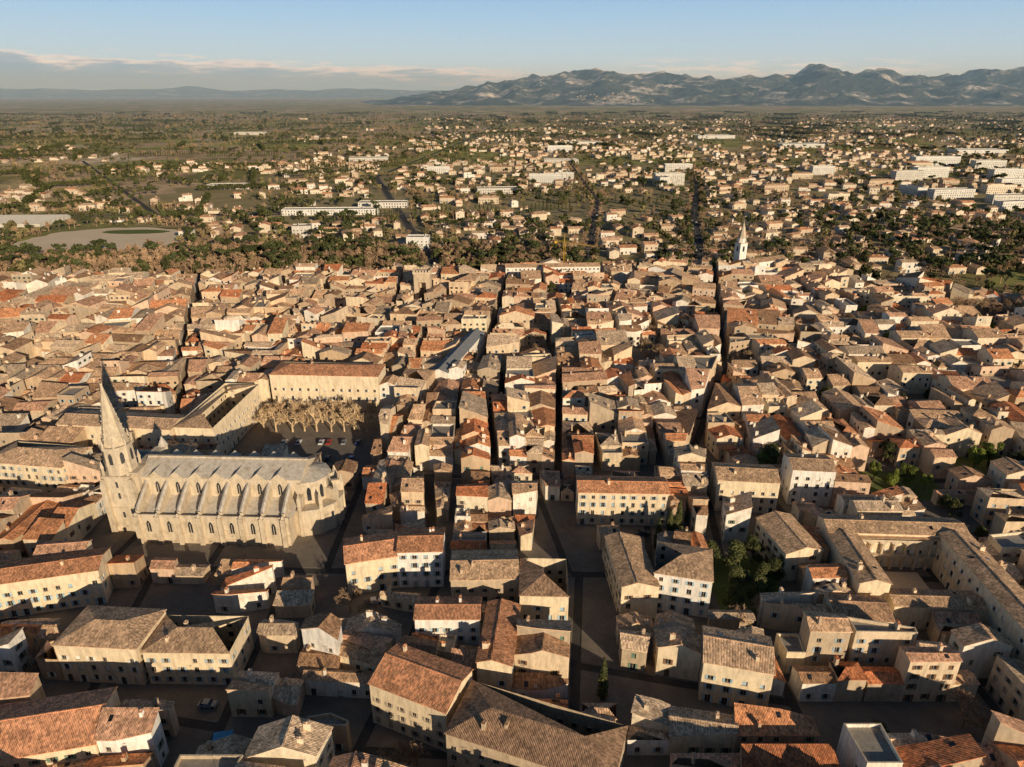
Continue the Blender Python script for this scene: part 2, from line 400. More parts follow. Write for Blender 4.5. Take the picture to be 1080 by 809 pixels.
        if near and kind in('gable','mono') and R.random()<.4:
            for _ in range(R.randint(1,2)):
                vtx=R.choice(poly); c=(C[0]+(vtx[0]-C[0])*.5,C[1]+(vtx[1]-C[1])*.5)
                pts=[]
                for x,y in ((-.45,-.6),(.45,-.6),(.45,.6),(-.45,.6)):
                    X=c[0]+x*u[0]-y*u[1];Y=c[1]+x*u[1]+y*u[0];pts.append((X,Y,zf((X,Y))+.07))
                mb.face(pts,2)
def mkbuilding(name,poly,h,kind,R,near,wallm=None,roofm=None,sh=None,**k):
    mb=MB(); building(mb,poly,h,kind,R,near,**k); c=cen(poly)
    return mb.obj(name,[wallm or WALL_MIX,roofm or ROOF_MIX,GLASS,sh or R.choice(SH),TRIM,FLATROOF],(c[0],c[1],0))
# ------------------------------------------------------------------ hand placed buildings
EX=[]
def hand(name,cx,cy,w,d,rot,h,kind='hip',wallm=WALL_CREAM,roofm=ROOF_TAN,sh=None,dens=.95,ridge=0,m=.35,front=0,**k):
    R=random.Random(int(cx*13+cy*7)); p=rect(cx,cy,w,d,rot)
    o=mkbuilding(name,p,h,kind,R,True,wallm,roofm,sh or SH[4],dens=dens,ridge=ridge,**k)
    EX.append(rect(cx,cy,w+m,d+m,rot))
    if front:
        a=math.radians(rot); q=d/2+front/2
        EX.append(rect(cx+math.sin(a)*q,cy-math.cos(a)*q,w-.5,front,rot))
    return o
hand('town_house',-97,129,20,13,-4,11.5,'hip',WALL_CREAM,ROOF_TAN,SH[1],front=9)
hand('town_house',-76,128,20.5,12,-1,10.3,'hip',WALL_CREAM,ROOF_TAN,SH[0],front=9)
hand('town_house',-40,161,15,12,14,11,'gable',WALL_CREAM,ROOF_ORG,SH[0],front=6)
hand('town_house',-26,163,12.5,12,2,12,'gable',WALL_WHITE,ROOF_ORG,SH[0],front=6)
hand('town_house',-20,113,19,12,-24,12,'gable',WALL_CREAM,ROOF_ORG,SH[5],front=7)
hand('town_mansion',5,100,34,14,-20,11.5,'hip',WALL_STONE,ROOF_BRN,SH[5],front=6)
hand('town_house',-16,136,16,8,0,11,'gable',WALL_WHITE,ROOF_ORG,SH[4])
hand('town_house',-3,128,8,20,-6,10.6,'gable',WALL_CREAM,ROOF_ORG,SH[4])
hand('town_house',-7.5,153,18,13,2,11,'gable',WALL_STONE,ROOF_TAN,SH[5])
hand('town_house',8.5,147,12.5,15,-2,12,'hip',WALL_CREAM,ROOF_BRN,SH[4],front=4)
hand('town_house',36,193,29,11,-2,12,'gable',WALL_CREAM,ROOF_ORG,SH[0],front=8)
hand('town_house',47,153,15,14,-14,12.5,'hip',WALL_WHITE,ROOF_TAN,SH[4],front=7)
hand('town_house',33,155,10,22,4,10.8,'gable',WALL_CREAM,ROOF_TAN,SH[2])
hand('town_house',79,201,20,12,-6,12,'gable',WALL_CREAM,ROOF_TAN,SH[1],front=5)
hand('town_house',102,205,14,12,-6,13.5,'gable',WALL_WHITE,ROOF_TAN,SH[1],front=6)
hand('town_house',52,121,15,11,-14,12,'gable',WALL_CREAM,ROOF_TAN,SH[4],front=6)
hand('town_house',89,139,14,9,-4,8.5,'gable',WALL_CREAM,ROOF_BRN,SH[2],front=4)
hand('town_house',-98,102,26,14,12,10,'gable',WALL_CREAM,ROOF_ORG,SH[3])
hand('town_house',82,169,11,18,8,10,'gable',WALL_CREAM,ROOF_TAN,SH[2])
hand('town_house',-168,213,30,15,-8,12.5,'hip',WALL_CREAM,ROOF_TAN,SH[0],front=6)
hand('town_house',-128,152,30,11,14,11,'gable',WALL_CREAM,ROOF_ORG,SH[4],front=7)
hand('episcopal_palace',-82,283,48,15,-3,17,'hip',WALL_CREAM,ROOF_ORG,SH[1],spacing=3.6,fh=4.2)
hand('palace_wing',-118,250,15,42,-4,15,'hip',WALL_CREAM,ROOF_TAN,SH[1],spacing=3.6,fh=4)
hand('palace_wing',-150,238,46,14,-6,13.5,'gable',WALL_CREAM,ROOF_TAN,SH[1],spacing=3.6,fh=4)
hand('covered_market_hall',-26,322,7.5,60,-14,11.5,'gable',WALL_WHITE,ZINC,SH[1],slope=.35)
hand('long_terraced_building',30,503,70,12,3,12,'gable',WALL_WHITE,ROOF_TAN,SH[1])
def cloister():
    cx,cy,rot=112,150,-3; a=math.radians(rot); ca,sa=math.cos(a),math.sin(a)
    R=random.Random(5)
    mb=MB(); 
    T=lambda x,y:(cx+x*ca-y*sa,cy+x*sa+y*ca)
    def r(x0,x1,y0,y1): return [T(x0,y0),T(x1,y0),T(x1,y1),T(x0,y1)]
    for p,h,rg in ((r(-20,20,16,25),12,0),(r(11.5,20,-32,16.0),12.4,0),(r(-20,-12,-6,16.0),11.6,0),(r(-12,11.5,-10,-3),7.5,0)):
        building(mb,p,h,'gable',R,True,.8,shut=True,spacing=3.4,fh=3.8,ov=.35)
    building(mb,r(10,22,-42,-32),15,'hip',R,True,.6,shut=False,fh=4.5)
    for i in range(7):
        x=-11+i*3.4
        if x>11: break
        for fl in (0.0,5.2):
            mb.box(T(x,15.2),.6,.6,fl,fl+3.4,a,4)
    for fl in (3.4,8.6):
        for i in range(6):
            x0=-11+i*3.4;x1=x0+3.4; k=6
            arc=[(x0+(x1-x0)*j/k,fl-.0+1.1*math.sin(math.pi*j/k)) for j in range(k+1)]
            pts=[(T(x,14.9)[0],T(x,14.9)[1],z) for x,z in arc]+[(T(x1,14.9)[0],T(x1,14.9)[1],fl+1.8),(T(x0,14.9)[0],T(x0,14.9)[1],fl+1.8)]
            mb.face(pts,4)
    op=r(-12,11.5,14.6,16.2); mb.face([(p[0],p[1],11.1) for p in op],1)
    mb.face([(p[0],p[1],5.2) for p in op],4)
    mb.obj('courtyard_hospice',[WALL_CREAM,ROOF_TAN,GLASS,SH[1],TRIM,FLATROOF])
    EX.append(r(-21,21,-11,26)); EX.append(r(9.5,22.5,-43,-11))
cloister()
EX.append(rect(67,158,20,26,0)); EX.append(rect(52,180,12,12,0)); EX.append(rect(97,222,14,10,0))
EX.append(rect(-80,248,56,56,-3)); EX.append(rect(-92,188,88,42,0))
EX.append(rect(18,348,26,26,10)); EX.append(rect(72,340,22,30,8)); EX.append(rect(140,212,26,20,0)); EX.append(rect(178,222,34,22,0))
EX.append(rect(-43,146,14,10,0)); EX.append(rect(-24,98,12,12,0)); EX.append(rect(-62,103,16,9,0)); EX.append(rect(300,420,50,36,0))
EX.append(rect(76,108,10,14,0)); EX.append(rect(20,116,6,10,0)); EX.append(rect(-60,450,12,12,0)); EX.append(rect(184,523,40,20,0))
EX.append(rect(100,110,14,14,0)); EX.append(rect(120,330,20,16,20)); EX.append(rect(90,372,30,10,20)); EX.append(rect(-130,330,18,16,0)); EX.append(rect(200,390,22,18,0))
# ------------------------------------------------------------------ old town procedural fabric
TOWN=[(-170,55),(190,55),(440,290),(390,400),(215,530),(-60,515),(-470,480),(-470,300)]
a,b=cutline(TOWN,(-200,222),(200,214),3.6); far_,near_=([a],[b]) if cen(a)[1]>cen(b)[1] else ([b],[a])
def apply(L,P,Q,gap):
    o=[]
    for p in L: o+=cutline(p,P,Q,gap)
    return o
n0=apply(near_,(-140,166),(140,160),3.6)
nfar=[p for p in n0 if cen(p)[1]>165]; nnear=[p for p in n0 if cen(p)[1]<=165]
nfar=apply(nfar,(-20,140),(-31,222),4.0); nfar=apply(nfar,(62,160),(70,215),3.3)
nnear=apply(nnear,(16,130),(20,165),3.4); nnear=apply(nnear,(-34,100),(-20,165),3.4); nnear=apply(nnear,(66,100),(62,165),3.2)
near_=nfar+nnear
f0=apply(far_,(-400,322),(400,300),3.6)
fa=[p for p in f0 if cen(p)[1]<322-.027*(cen(p)[0]+400)]; fb=[p for p in f0 if p not in fa]
fa=apply(fa,(-48,225),(-30,310),4.0); fa=apply(fa,(66,225),(100,305),3.8); fa=apply(fa,(-135,230),(-160,320),3.6)
fb=apply(fb,(-16,315),(-2,515),3.8); fb=apply(fb,(104,305),(158,530),4.6); fb=apply(fb,(-168,320),(-225,480),4.0)
far_=fa+fb
blocks=[]
R=random.Random(11)
stack=near_+far_
while stack:
    p=stack.pop(); A=area(p)
    if A<60: continue
    cy=cen(p)[1]; lim=1900 if cy<220 else 2100
    if A<lim*R.uniform(.7,1.3): blocks.append(p); continue
    stack+=split(p,(3.9 if A>12000 else 3.2) if cy>220 else 3.2,R,.2,.34,.66)
pv=MB()
for p in blocks:
    pc=offset(p,.5); n=len(pc)
    pv.face([(a[0],a[1],.13) for a in pc],0)
    for i in range(n):
        c=pc[i];d=pc[(i+1)%n]; pv.face([(c[0],c[1],0),(d[0],d[1],0),(d[0],d[1],.13),(c[0],c[1],.13)],0)
pv.obj('town_pavements',[PAVE])
yards=[]; nb=0
for blk in blocks:
    bh=R.uniform(7.5,11.0); st=[blk]; lots=[]
    while st:
        p=st.pop(); A=area(p); lim=R.uniform(80,290)
        u,w,h,_,_=longaxis(p)
        if A<lim or (A<300 and w<13): lots.append(p); continue
        st+=split(p,.02,R,.08,.34,.66)
    pcs=[]
    for p in lots:
        L=[p]
        c=cen(p)
        for e in EX:
            ec=cen(e)
            if abs(ec[0]-c[0])+abs(ec[1]-c[1])>130: continue
            o=[]
            for q in L: o+=subtract(q,e)
            L=o
        pcs+=L
    for p in pcs:
        A=area(p)
        if A<22: continue
        u,w,h,_,_=longaxis(p)
        if h<2.8: continue
        c=cen(p)
        if abs(c[0])>.85*c[1]+75: continue
        pyard=(.06 if A<150 else .12)+(.08 if c[0]>115 and c[1]>170 else 0)
        if R.random()<pyard: yards.append((c,min(w,h))); continue
        near=c[1]<235
        hh=bh+R.uniform(-2.4,3.0)
        if A<45: hh=bh-R.uniform(1.5,5)
        kind=R.choices(('gable','mono','hip','flat'),(.60,.21,.14,.05))[0]
        if len(p)>4 and kind=='hip': kind='gable'
        wm=R.choices((WALL_MIX,WALL_STONE,WALL_CREAM,WALL_WHITE),(.65,.11,.14,.10))[0]
        mkbuilding('town_house',p,hh,kind,R,near,wallm=wm,ridge=1 if R.random()<.25 else 0,dens=R.choice((.85,.7,.9,.5)),slope=R.uniform(.29,.43),ov=R.uniform(.12,.32))
        nb+=1
print('town houses',nb,'blocks',len(blocks),time.time()-T0)
# ------------------------------------------------------------------ cathedral
def arch(mb,P,w,z0,z1,mat=2,off=0):
    zs=z1-w*.9; pts=[P(-w/2,z0),P(w/2,z0),P(w/2,zs)]
    for k in (.35,.7): pts.append(P(w/2*(1-k)**.8,zs+(z1-zs)*math.sin(k*math.pi/2)))
    pts.append(P(0,z1))
    for k in (.7,.35): pts.append(P(-w/2*(1-k)**.8,zs+(z1-zs)*math.sin(k*math.pi/2)))
    pts.append(P(-w/2,zs)); mb.face(pts,mat)
def cathedral():
    e=bpy.data.objects.new('cathedral',None); COL.objects.link(e)
    rot=math.radians(-2.5); ox,oy=-117,194; ca,sa=math.cos(rot),math.sin(rot)
    T=lambda x,y,z:(ox+x*ca-y*sa,oy+x*sa+y*ca,z)
    T2=lambda x,y:T(x,y,0)[:2]
    M=[CATH,SLAB,GLASS,DARKMETAL,CTRIM,SLAB]
    mb=MB()
    L=51; HW=6.8; Z1=9.5; Z2=18.8
    mb.box(T2(L/2,0),L,HW*2,0,Z2,rot,0)
    def gab(x0,x1,y0,y1,z,rise,ov=.6):
        ym=(y0+y1)/2
        for a_,b_ in ((y0-ov,ym),(y1+ov,ym)):
            q=[T(x0,a_,z),T(x1,a_,z),T(x1,b_,z+rise),T(x0,b_,z+rise)]
            if a_>b_: q.reverse()
            mb.face(q,1)
        for x in (x0,x1):
            mb.face([T(x,y0-ov,z),T(x,ym,z+rise),T(x,y1+ov,z)],0)
    gab(-.5,L+.5,-HW,HW,Z2+.02,3.4)
    mb.box(T2(L/2,0),L+1,.8,Z2+3.2,Z2+3.8,rot,4)
    for s in (-1,1):
        mb.box(T2(L/2-1,s*(HW+4.4)),L-2,8.8,0,Z1,rot,0,top=1)
        mb.box(T2(L/2-1,s*(HW+8.6)),L-2,.4,Z1,Z1+.9,rot,4)
        q=[T(1,s*(HW+7),Z1+.05),T(L-1,s*(HW+7),Z1+.05),T(L-1,s*(HW+.02),Z1+2.6),T(1,s*(HW+.02),Z1+2.6)]
        if s>0:q.reverse()
        mb.face(q,1)
        nbay=7
        for i in range(nbay+1):
            x=1.5+i*(L-5)/nbay
            prof=[(HW,Z1),(HW+8.0,Z1),(HW+8.0,Z1+1.8),(HW+6.8,Z1+2.9),(HW,Z2-1.6)]
            for sx in (-.5,.5):
                pts=[T(x+sx,s*y,z) for y,z in prof]
                if (sx>0)!=(s>0): pts.reverse()
                mb.face(pts,0)
            for k in range(3,len(prof)):
                y0,z0=prof[k-1];y1,z1=prof[k]
                mid0=T(x,s*y0,z0+.35);mid1=T(x,s*y1,z1+.35)
                mb.face([T(x-.62,s*y0,z0),mid0,mid1,T(x-.62,s*y1,z1)],1); mb.face([mid0,T(x+.62,s*y0,z0),T(x+.62,s*y1,z1),mid1],1)
            mb.face([T(x-.5,s*(HW+8.0),Z1),T(x+.5,s*(HW+8.0),Z1),T(x+.5,s*(HW+8.0),Z1+1.8),T(x-.5,s*(HW+8.0),Z1+1.8)],0)
            mb.box(T2(x,s*(HW+9.2)),1.4,1.1,0,Z1+.6,rot,0); mb.box(T2(x,s*(HW+9.0)),1.0,.9,Z1+.6,Z1+1.6,rot,4,taper=.3)
            if i<nbay:
                xc=x+(L-5)/nbay/2
                for (yy,z0,z1,w) in ((HW+.05,Z1+3.6,Z2-1.8,1.3),(HW+8.85,4.2,8.2,1.3)):
                    fr=lambda a,z,yy=yy:T(xc+a*(1 if s<0 else -1),s*(yy),z)
                    fr2=lambda a,z,yy=yy:T(xc+a*(1 if s<0 else -1),s*(yy+.06),z)
                    arch(mb,fr,w+.6,z0-.3,z1+.4,4); arch(mb,fr2,w,z0,z1,2)
                    mb.box(T2(xc,s*(yy+.12)),.14,.1,z0,z1-.8,rot,4)
                hw=(L-5)/nbay/2-.5
                a0=T(xc-hw,s*(HW+.6),Z2-.3);a1=T(xc+hw,s*(HW+.6),Z2-.3);a2=T(xc,s*(HW+.6),Z2+2.1);a3=T(xc,s*2.6,Z2+2.3)
                mb.face([a0,a1,a2] if s<0 else [a1,a0,a2],0)
                mb.face([a0,a2,a3],1);mb.face([a2,a1,a3],1)
    mb.box(T2(-1.5,0),3,17,0,Z2+1.5,rot,0); mb.box(T2(-1.5,0),3.3,17.4,Z2+1.5,Z2+2.2,rot,4)
    mb.prism(T2(-1,9.6),8,1.4,1.4,0,21,0); mb.prism(T2(-1,9.6),8,1.7,0,21,24.5,1)
    ax=L; cxx,cyy=T2(ax,0)
    mb.prism((cxx,cyy),10,6.8,6.8,0,17.0,0,rot+.314); mb.prism((cxx,cyy),10,7.3,7.3,17.0,17.6,4,rot+.314)
    mb.prism((cxx,cyy),10,7.1,.0,17.6,19.8,1,rot+.314)
    mb.prism((cxx,cyy),12,10.5,10.5,0,9.0,0,rot); mb.prism((cxx,cyy),12,10.9,10.9,9,9.6,4,rot)
    for i in range(10):
        t=rot+.314+2*math.pi*i/10
        if math.cos(t)<-.4: continue
        d=(math.cos(t),math.sin(t))
        mb.box((cxx+d[0]*8.6,cyy+d[1]*8.6),4.2,1.1,0,13.5,t,0); mb.box((cxx+d[0]*10.1,cyy+d[1]*10.1),1.1,1.1,13.5,15.6,t,4,taper=.15)
        t2=t+math.pi/10; d2=(math.cos(t2),math.sin(t2)); tx=(-d2[1],d2[0])
        rr=6.8*math.cos(math.pi/10)
        for o,w,m_ in ((.05,1.9,4),(.1,1.3,2)):
            arch(mb,lambda a,z,o=o:(cxx+d2[0]*(rr+o)+tx[0]*a,cyy+d2[1]*(rr+o)+tx[1]*a,z),w,10.8,16.0 if m_==4 else 15.6,m_)
    mb.obj('nave_and_apse',M,parent=e)
    tb=MB(); c=T2(-6,-6); W=8.6
    tb.box(c,W,W,0,20,rot,0); tb.box(c,W+.6,W+.6,20,20.6,rot,4)
    tb.box(c,W+.5,W+.5,9,9.4,rot,4)
    for sx in (-1,1):
        for sy in (-1,1):
            q=(c[0]+sx*4.3,c[1]+sy*4.3)
            tb.box(q,1.7,1.7,0,17,rot,0,); tb.box(q,1.7,1.7,17,19.5,rot,4,taper=.5)
            tb.prism((c[0]+sx*3.8,c[1]+sy*3.8),6,.5,.4,20.6,23.2,0); tb.prism((c[0]+sx*3.8,c[1]+sy*3.8),6,.6,0,23.2,25.8,4)
    # slit windows on the square stage
    for zz in (5.5,12.5,16.5):
        tb.box((c[0]+sa*(W/2+.02),c[1]-ca*(W/2+.02)),.7,.12,zz,zz+2.0,rot,3)
    o8=math.pi/8+rot
    tb.prism(c,8,4.5,4.4,20.6,29.5,0,o8); tb.prism(c,8,4.9,4.9,29.5,30.2,4,o8); tb.prism(c,8,4.65,4.6,24.2,24.5,4,o8)
    for i in range(8):
        t=rot+2*math.pi*i/8; d=(math.cos(t),math.sin(t)); tx=(-d[1],d[0]); rr=4.45*math.cos(math.pi/8)
        for o,w,z0,z1,m_ in ((.07,1.7,24.0,28.8,4),(.13,1.2,24.3,28.4,3)):
            arch(tb,lambda a,z,o=o:(c[0]+d[0]*(rr+o)+tx[0]*a,c[1]+d[1]*(rr+o)+tx[1]*a,z),w,z0,z1,m_)
        t2=t+math.pi/8; q=(c[0]+4.4*math.cos(t2),c[1]+4.4*math.sin(t2))
        tb.prism(q,5,.35,.3,30.2,31.4,4); tb.prism(q,5,.42,0,31.4,33.2,4)
        for k in range(10):
            f=k/10.5; z=30.8+18.2*f; r_=3.75*(1-f)+.1
            tb.box((c[0]+r_*math.cos(t2),c[1]+r_*math.sin(t2)),.28,.28,z,z+.45,t2,4)
        if i%2==0:
            q=(c[0]+d[0]*2.7,c[1]+d[1]*2.7); tb.box(q,1.3,1.0,30.3,32.6,t,4); tb.prism(q,4,.95,0,32.6,34.2,4,t+math.pi/4)
    tb.prism(c,8,3.8,.18,30.2,50,0,o8); tb.prism(c,6,.4,.4,49.6,50.2,4)
    tb.box(c,.12,.12,50,52.3,0,3); tb.box(c,1.1,.12,51.3,51.45,0,3)
    tb.obj('bell_tower_and_spire',M,parent=e)
cathedral()
def church(cx,cy):
    mb=MB(); R=random.Random(3)
    building(mb,rect(cx+4,cy-4,34,13,25),13,'gable',R,False,.3,shut=False,details=False)
    c=(cx-13,cy+4); mb.box(c,6.5,6.5,0,24,.4,0); mb.box(c,7,7,24,24.6,.4,4)
    mb.prism(c,8,3.2,3.0,24.6,28,0); mb.prism(c,8,3.3,0,28,41,4)
    for sx in(-1,1):
        for sy in(-1,1): mb.prism((c[0]+sx*2.7,c[1]+sy*2.7),4,.6,0,24.6,28.5,4)
    for t in range(4):
        a=.4+t*math.pi/2;d=(math.cos(a),math.sin(a));tx=(-d[1],d[0])
        arch(mb,lambda x,z:(c[0]+d[0]*3.3+tx[0]*x,c[1]+d[1]*3.3+tx[1]*x,z),1.8,18,22.5,2)
    mb.obj('parish_church',[WALL_WHITE,ROOF_TAN,GLASS,SH[1],TRIM,FLATROOF])
church(190,523)
def gate_tower(cx,cy):
    mb=MB(); 
    for dx in(-4,4): mb.box((cx+dx,cy),3,9,0,20,0,0)
    mb.box((cx,cy+3),5,3,9,20,0,0); mb.box((cx,cy-3.5),5,2,14,20,0,0)
    mb.box((cx,cy),12,10,20,21,0,4)
    for i in range(6):
        for y in (-4.7,4.7): mb.box((cx-5+i*2,cy+y),1.1,.6,21,22.4,0,0)
    for i in range(5):
        for x in (-5.7,5.7): mb.box((cx+x,cy-4+i*2),.6,1.1,21,22.4,0,0)
    mb.obj('medieval_gate_tower',[WALL_STONE,ROOF_TAN,GLASS,SH[1],TRIM,FLATROOF])
gate_tower(-60,450)
def crane(cx,cy):
    mb=MB(); H=26
    for sx in(-.6,.6):
        for sy in(-.6,.6): mb.tube((cx+sx,cy+sy,0),(cx+sx,cy+sy,H),.11,.11,4)
    for k in range(17):
        z=k*1.5
        mb.tube((cx-.6,cy-.6,z),(cx+.6,cy-.6,z+1.5),.06,.06);mb.tube((cx+.6,cy+.6,z),(cx-.6,cy+.6,z+1.5),.06,.06)
        mb.tube((cx-.6,cy+.6,z),(cx-.6,cy-.6,z+1.5),.06,.06);mb.tube((cx+.6,cy-.6,z),(cx+.6,cy+.6,z+1.5),.06,.06)
    d=Vector((.8,-.6,0)); s=Vector((.6,.8,0))*.5; b=Vector((cx,cy,H))
    for o in (s,-s): mb.tube(b-d*9+o,b+d*26+o,.11,.11,4)
    mb.tube(b-d*9+Vector((0,0,1)),b+d*26+Vector((0,0,.6)),.11,.11,4)
    for k in range(22):
        p=b-d*8+d*k*1.5; mb.tube(p+s,p+d*.75+Vector((0,0,.9)),.06,.06);mb.tube(p-s,p+d*.75+Vector((0,0,.9)),.06,.06)
    mb.tube(b,b+Vector((0,0,6)),.3,.1,4); mb.tube(b+Vector((0,0,6)),b+d*18,.05,.05);mb.tube(b+Vector((0,0,6)),b-d*8,.05,.05)
    mb.box((cx-d.x*8,cy-d.y*8),2,2,H-1.5,H,0,0)
    mb.obj('tower_crane',[YELLOW])
crane(40,520)
# ------------------------------------------------------------------ trees
def leafy(R,h,r,n,ls,kind='round'):
    mb=MB(); th=h*(.35 if kind!='cypress' else .08)
    mb.tube((0,0,0),(0,0,th+.1*h),r*.075+.05,r*.05+.03,6,0)
    blobs=[]
    if kind=='cypress':
        for k in range(9):
            f=k/8; blobs.append((Vector((R.uniform(-.1,.1)*r,R.uniform(-.1,.1)*r,h*(.1+.82*f))),r*(.95-.75*f*f),h*.1))
    elif kind=='pine':
        for k in range(11):
            a=R.uniform(0,6.28);q=r*math.sqrt(R.random())*.75
            blobs.append((Vector((q*math.cos(a),q*math.sin(a),h*R.uniform(.68,.9))),r*R.uniform(.28,.45),h*.085))
    else:
        for k in range(13):
            a=R.uniform(0,6.28);q=r*math.sqrt(R.random())*.72;z=R.uniform(.32,.9)
            blobs.append((Vector((q*math.cos(a)*(1.2-z*.5),q*math.sin(a)*(1.2-z*.5),h*z)),r*R.uniform(.25,.46),h*R.uniform(.1,.17)))
    for c,br,bz in blobs:
        if kind!='cypress': mb.tube((0,0,th),c,r*.035+.03,.02,3,0)
    for i in range(n):
        c,br,bz=R.choice(blobs)
        d=Vector((R.gauss(0,1),R.gauss(0,1),R.gauss(0,1))).normalized()*(R.random()**.4)
        p=c+Vector((d.x*br,d.y*br,d.z*bz))
        nn=(d+Vector((R.gauss(0,.6),R.gauss(0,.6),R.gauss(0,.6)+.4))).normalized(); a=nn.orthogonal().normalized(); a.rotate(Matrix.Rotation(R.uniform(0,6.28),3,nn)); b=nn.cross(a)
        s=ls*R.uniform(.6,1.3)
        mb.face([tuple(p+a*s),tuple(p+b*s*.6),tuple(p-a*s),tuple(p-b*s*.6)],1)
    return mb
def bare(R,h,depth=5,tw=.045,spread=.62,kids=(3,4)):
    mb=MB()
    def br(p,d,l,r,k):
        q=p+d*l; mb.tube(p,q,r,max(r*.68,tw*.7),3 if k<depth-1 else 5,0 if k>1 else 1)
        if k==0:return
        for _ in range(R.randint(*kids)):
            nd=(d+Vector((R.gauss(0,spread),R.gauss(0,spread),R.gauss(.12,spread*.7)))).normalized()
            st=p+d*l*R.uniform(.55,1)
            br(st,nd,l*R.uniform(.6,.82),max(r*.6,tw),k-1)
    br(Vector((0,0,0)),Vector((0,0,1)),h*.27,h*.028,depth)
    return mb
def place(name,mesh,x,y,s=1,rz=None):
    o=bpy.data.objects.new(name,mesh); o.location=(x,y,0); o.scale=(s,s,s*rng.uniform(.92,1.1)); o.rotation_euler=(0,0,rng.uniform(0,6.28) if rz is None else rz); COL.objects.link(o); return o
RT=random.Random(21)
leafN=[leafy(RT,10,4.2,3800,.26).mesh('evergreen_tree',[BARK,LEAF]) for _ in range(3)]
ivyN=[leafy(RT,9,3.6,3800,.24).mesh('shrub_tree',[BARK,IVY]) for _ in range(2)]
cypN=leafy(RT,12,1.5,2600,.25,'cypress').mesh('cypress_tree',[BARK,LEAF])
bareN=[bare(RT,11,5,.045).mesh('bare_tree',[TWIG,TWIG]) for _ in range(3)]
planeN=[bare(RT,14,5,.06,.5,(3,4)).mesh('plane_tree',[PBARK,PBARK]) for _ in range(3)]
for i in range(9):
    for j in range(2):
        place('plane_tree',planeN[(i+j)%3],-103+i*5.4+rng.uniform(-.8,.8),255+j*8+rng.uniform(-.8,.8),rng.uniform(.9,1.1))
for x,y,s in ((60,166,1.0),(66,163,1.15),(72,168,.9),(63,155,1.0),(71,156,.95),(68,150,.9),(75,160,.8),(60,148,.7)): place('evergreen_tree',rng.choice(leafN),x,y,s*rng.uniform(.9,1.1))
for x,y,s in ((97,222,1.2),(93,220,1.0),(135,210,.9),(142,213,1.0),(146,208,.8),(132,216,.8),(172,222,1.1),(180,226,1.2),(186,219,1.0),(176,216,.9),(78,104,.8),(52,180,.8)): place('garden_tree',rng.choice(ivyN+leafN),x,y,s)
for x,y in ((49,178),(53,183),(96,219),(45,175),(21,118)): place('cypress_tree',cypN,x,y,rng.uniform(.8,1.1))
for x,y,s in ((-44,147,1.0),(-39,145,.85),(-24,97,1.2),(-20,101,.9),(65,143,1.1),(59,140,1),(100,110,1.2),(103,106,1.1),(16,352,1.3),(22,345,1.2),(12,342,1.2),(70,348,1.3),(76,338,1.3),(69,330,1.2),(120,330,1.2),(116,326,1.1),(80,370,1.2),(90,372,1.2),(99,376,1.1),(-130,330,1.2),(-126,334,1),(200,390,1.3),(206,386,1.2)): place('bare_tree',rng.choice(bareN),x,y,s)
for x in range(280,325,7):
    for y in (410,420,430): place('bare_tree',rng.choice(bareN),x+rng.uniform(-2,2),y,1.2)
for c,w in yards:
    if abs(c[0])>.8*c[1]+60: continue
    r_=rng.random()
    if w<5: continue
    gr=.30 if c[0]<115 else .12
    if r_<gr: place('bare_tree',rng.choice(bareN),c[0],c[1],rng.uniform(.7,1.05))
    elif r_<.72: place('garden_tree',rng.choice(leafN+leafN+ivyN),c[0],c[1],rng.uniform(.55,1.0))
def mass(name,proto_mesh,pts):
    mb=MB()
    for x,y,s in pts:
        a=rng.uniform(0,6.28); k=s*.5*math.sqrt(2)
        mb.face([(x+k*math.cos(a+t*math.pi/2),y+k*math.sin(a+t*math.pi/2),0) for t in range(4)])
    o=mb.obj(name,[]); o.instance_type='FACES'; o.use_instance_faces_scale=True; o.show_instancer_for_render=False; o.show_instancer_for_viewport=False
    c=bpy.data.objects.new(name+'_tree',proto_mesh); COL.objects.link(c); c.parent=o
farP={
 'green':[leafy(RT,9,4.2,340,.85).mesh('ft',[BARK,LEAF]) for _ in range(3)],
 'olive':[leafy(RT,7,3.8,300,.8).mesh('fo',[BARK,OLIVE]) for _ in range(2)],
 'pine':[leafy(RT,12,5.0,340,.95,'pine').mesh('fp',[BARK,PINE]) for _ in range(2)],
 'cyp':[leafy(RT,12,1.5,200,.6,'cypress').mesh('fc',[BARK,LEAF])],
 'bare':[bare(RT,11,4,.11,.6,(3,4)).mesh('fb',[TWIG,TWIG]) for _ in range(3)]}
pts={k:[[] for _ in v] for k,v in farP.items()}
def addt(k,x,y,s): rng.choice(pts[k]).append((x,y,s))
# ------------------------------------------------------------------ suburbs
RS=random.Random(33)
ROADS=[((152,536),(200,760),9),((200,760),(292,1120),9),((292,1120),(330,1500),8),((-480,498),(-60,532),11),((-60,532),(216,548),11),((216,548),(410,415),11),
       ((60,545),(110,900),7),((110,900),(120,2000),8),((-330,625),(450,610),7),((-500,800),(700,860),7),((-60,540),(-230,1200),7),((200,760),(800,700),8),((292,1120),(1300,1300),8),((-230,1200),(292,1120),7),
       ((400,430),(800,760),8),((-380,760),(-900,1500),6),((-230,1200),(-100,2600),7),((330,1500),(1500,2700),8),((330,1500),(-1500,2000),7)]
def droad(x,y):
    m=1e9
    for p,q,w in ROADS:
        dx,dy=q[0]-p[0],q[1]-p[1];t=max(0,min(1,((x-p[0])*dx+(y-p[1])*dy)/(dx*dx+dy*dy)))
        m=min(m,math.hypot(x-p[0]-t*dx,y-p[1]-t*dy)-w/2)
    return m
